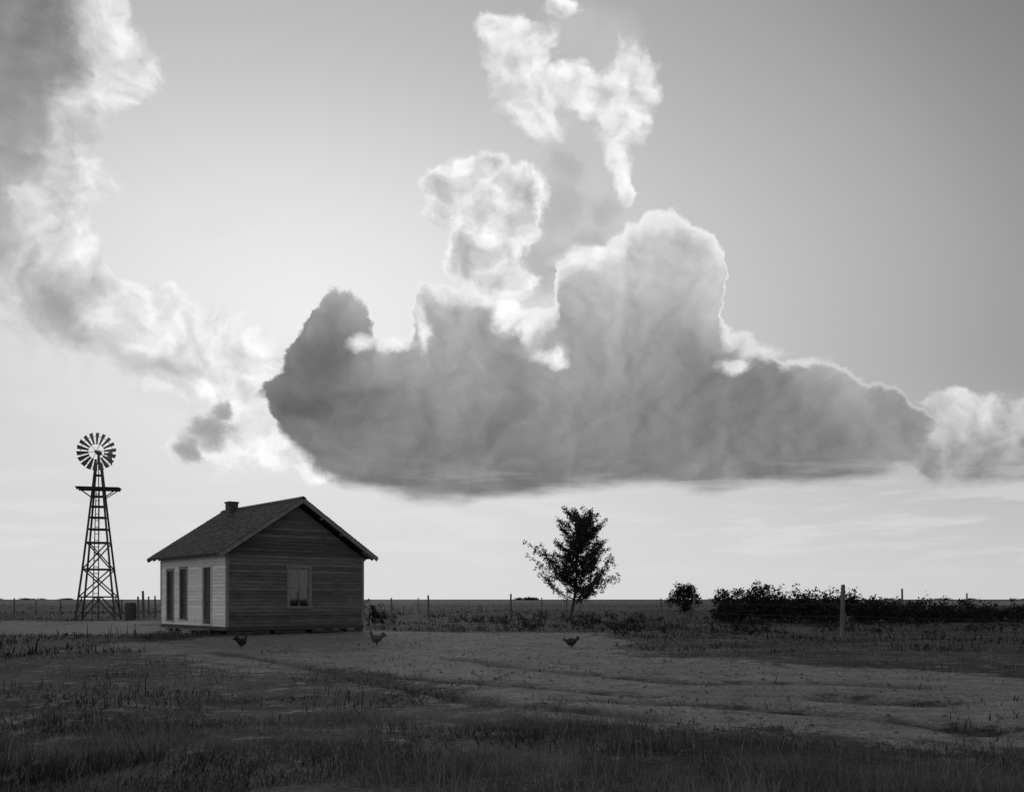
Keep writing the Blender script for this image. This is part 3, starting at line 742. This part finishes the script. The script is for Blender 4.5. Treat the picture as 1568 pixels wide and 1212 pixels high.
        # the big dark cumulus
        if s.hit(-.30,.47,.08,.45):
            ax,ey=s.xy[0],s.xy[1]
            T=curve(ax,[(-.45,0.)]+TP+[(.6,.0)],-.45,.6,-.02,.5); B=curve(ax,[(-.45,.22)]+BP+[(.6,.22)],-.45,.6,-.02,.5)
            dt=mth('MULTIPLY_ADD',s.bil,.034,mth('SUBTRACT',T,ey)); sn=mth('SUBTRACT',s.st2,.5)
            dbm=mth('MULTIPLY_ADD',sn,.022,mth('SUBTRACT',el,B))
            am=mth('MULTIPLY',ss(dt,.0,.009),ss(dbm,-.004,.014))
            ax2,ey2=s.q2[0],s.q2[1]
            Ts=curve(ax2,TS,-.45,.6,-.02,.5); Ls=curve(az,[(sky_at(p,600)[0],v) for p,v in zip(LPX,Lv)],-.45,.6,0,.2)
            tt=mth('MULTIPLY_ADD',mth('SUBTRACT',s.fa,.5),.35,mth('DIVIDE',mth('SUBTRACT',Ts,ey2),mth('MULTIPLY_ADD',Ls,.6,.05)))
            mc=curve(tt,[(-.5,.60),(0,.52),(.3,.43),(.7,.34),(1.1,.265),(1.5,.215)],-.5,1.5,0,1)
            mc=mth('MULTIPLY',mc,s.relf(.9))
            mc=mth('MULTIPLY',mc,ss(mth('MULTIPLY_ADD',sn,.08,dbm),.0,.07,.98,1.0))
            lobe=s.blobs([(500,520,60,80),(470,600,80,60)],bk=.6)
            if lobe: mc=mth('MULTIPLY',mc,ss(lobe,-.6,.8,1.,.68))
            rw=mth('MULTIPLY_ADD',Ls,.17,.004)
            rim=mth('MULTIPLY',ss(mth('DIVIDE',dt,rw),1.2,.0),ss(ds,.25,.85,1.,.45))
            mc=mix(rim,mc,.92)
            col=mix(am,col,mc)
        fd=mix(ss(ds,.25,.75),.86,.58)
        col=s.layer(col,[(786,465,16,40),(808,515,18,30),(830,548,22,14),(556,518,20,14),(598,522,26,12),(636,500,11,34),(885,392,34,20),(935,372,24,20),(1165,530,38,16),(1130,556,24,14),(1225,545,30,9)],
            lambda f:(ss(f,-.25,.8,0,.88),mth('MULTIPLY',fd,s.relf(1.3))),bk=1.7)
        if s.b[2]<.16:
            sk=noise(vm('MULTIPLY',q,(1,7,1)),9,4,.55)
            sa=mth('MULTIPLY',ss(sk,.45,.7),mth('MULTIPLY',ss(el,.01,.06),ss(el,.16,.09))); col=mix(mth('MULTIPLY',sa,.4),col,.78)
        bg=N.new('ShaderNodeBackground'); L.new(col,bg.inputs['Color']); return bg.outputs[0]
groups={}
AE=[-.62,-.33,-.20,-.07,.08,.22,.40,.62]; EE=[-.03,.11,.22,.33,.45,.80]
for ai in range(len(AE)-1):
    for ei in range(len(EE)-1):
        gt=bpy.data.node_groups.new('cloud_sector','ShaderNodeTree')
        gt.interface.new_socket('q',in_out='INPUT',socket_type='NodeSocketVector')
        for nm in('az','el','ds','base'): gt.interface.new_socket(nm,in_out='INPUT',socket_type='NodeSocketFloat')
        gt.interface.new_socket('sky',in_out='OUTPUT',socket_type='NodeSocketShader')
        N=gt.nodes; L=gt.links
        gi=N.new('NodeGroupInput'); go=N.new('NodeGroupOutput'); q,az,el,ds,base=gi.outputs[:5]
        L.new(Tile(AE[ai],AE[ai+1],EE[ei],EE[ei+1]).build(),go.inputs[0]); groups[ai,ei]=gt
print('groups',time.time()-T0,sum(len(g_.nodes) for g_ in groups.values()))
N=wt.nodes; L=wt.links
tc=N.new('ShaderNodeTexCoord'); sx=N.new('ShaderNodeSeparateXYZ'); L.new(tc.outputs['Generated'],sx.inputs[0])
X,Y,Z=sx.outputs
az=mth('ARCTAN2',X,Y); hh=mth('MAXIMUM',mth('SQRT',mth('ADD',mth('MULTIPLY',X,X),mth('MULTIPLY',Y,Y))),.05)
el=mth('MAXIMUM',mth('DIVIDE',Z,hh),-.02)
cb=N.new('ShaderNodeCombineXYZ'); L.new(az,cb.inputs[0]); L.new(el,cb.inputs[1]); q=cb.outputs[0]
ds=vm('DISTANCE',q,(SUN[0],SUN[1],0))
st=N.new('ShaderNodeTexSky'); st.sky_type='NISHITA'; st.sun_disc=False; st.sun_elevation=el_s; st.sun_rotation=az_s; st.dust_density=2.5
bw=N.new('ShaderNodeRGBToBW'); L.new(st.outputs[0],bw.inputs[0])
nish=mth('MINIMUM',mth('MULTIPLY',bw.outputs[0],.05),.25)
haze=curve(ds,[(0,.78),(.15,.70),(.3,.58),(.45,.47),(.6,.35),(.75,.23),(.95,.16),(1.5,.15)],0,1.5,0,1)
haze=mth('MULTIPLY',haze,ss(el,.3,.66,1.,.72))
base=mth('ADD',haze,mth('MULTIPLY',nish,.35))
base=mix(ss(el,.24,.0),base,mix(ss(ds,.2,1.),.71,.58))
def outside():
    n1=noise(q,4,4,.55); col=mix(ss(n1,.5,.65,0,.5),base,.6)
    bkb=mth('MULTIPLY',mth('MULTIPLY',ss(az,-.65,-1.5),ss(mth('ABSOLUTE',mth('ADD',az,2.1)),1.35,.3)),ss(el,1.2,.1))  # out-of-view bright sky lobe behind left, added to brighten the side wall
    col=mth('MULTIPLY_ADD',bkb,.5,col)
    bg=N.new('ShaderNodeBackground'); L.new(col,bg.inputs['Color']); return bg.outputs[0]
def sel(fac,a,b):
    m_=N.new('ShaderNodeMixShader'); L.new(fac,m_.inputs[0]); L.new(a,m_.inputs[1]); L.new(b,m_.inputs[2]); return m_.outputs[0]
def tree_(ai,aj,ei,ej):
    if aj-ai==1 and ej-ei==1:
        n=N.new('ShaderNodeGroup'); n.node_tree=groups[ai,ei]
        for k,v in enumerate((q,az,el,ds,base)): L.new(v,n.inputs[k])
        return n.outputs[0]
    if aj-ai>=ej-ei:
        m_=(ai+aj)//2; return sel(mth('GREATER_THAN',az,AE[m_]),tree_(ai,m_,ei,ej),tree_(m_,aj,ei,ej))
    m_=(ei+ej)//2; return sel(mth('GREATER_THAN',el,EE[m_]),tree_(ai,aj,ei,m_),tree_(ai,aj,m_,ej))
front=mth('MULTIPLY',mth('LESS_THAN',mth('ABSOLUTE',az),.62),mth('LESS_THAN',el,.80))
final=sel(front,outside(),tree_(0,len(AE)-1,0,len(EE)-1))
ow=N.new('ShaderNodeOutputWorld'); L.new(final,ow.inputs['Surface'])
print('world',time.time()-T0)

# sun, diffused by the cloud it stands behind
sd_=bpy.data.lights.new('sun','SUN'); sd_.energy=.7; sd_.angle=math.radians(12); sd_.color=(1,1,1)
so=bpy.data.objects.new('sun',sd_); link(so)
dirv=Vector((math.sin(az_s)*math.cos(el_s),math.cos(az_s)*math.cos(el_s),math.sin(el_s)))
so.rotation_euler=dirv.to_track_quat('Z','Y').to_euler(); so.location=dirv*50

cam=bpy.data.cameras.new('camera'); cam.sensor_width=36; cam.lens=36*F/1568; cam.shift_y=(HY-606)/1568; cam.clip_end=20000; cam.clip_start=.1
co=bpy.data.objects.new('camera',cam); link(co); co.location=(0,0,CAM_H); co.rotation_euler=(math.pi/2,0,0); sc.camera=co
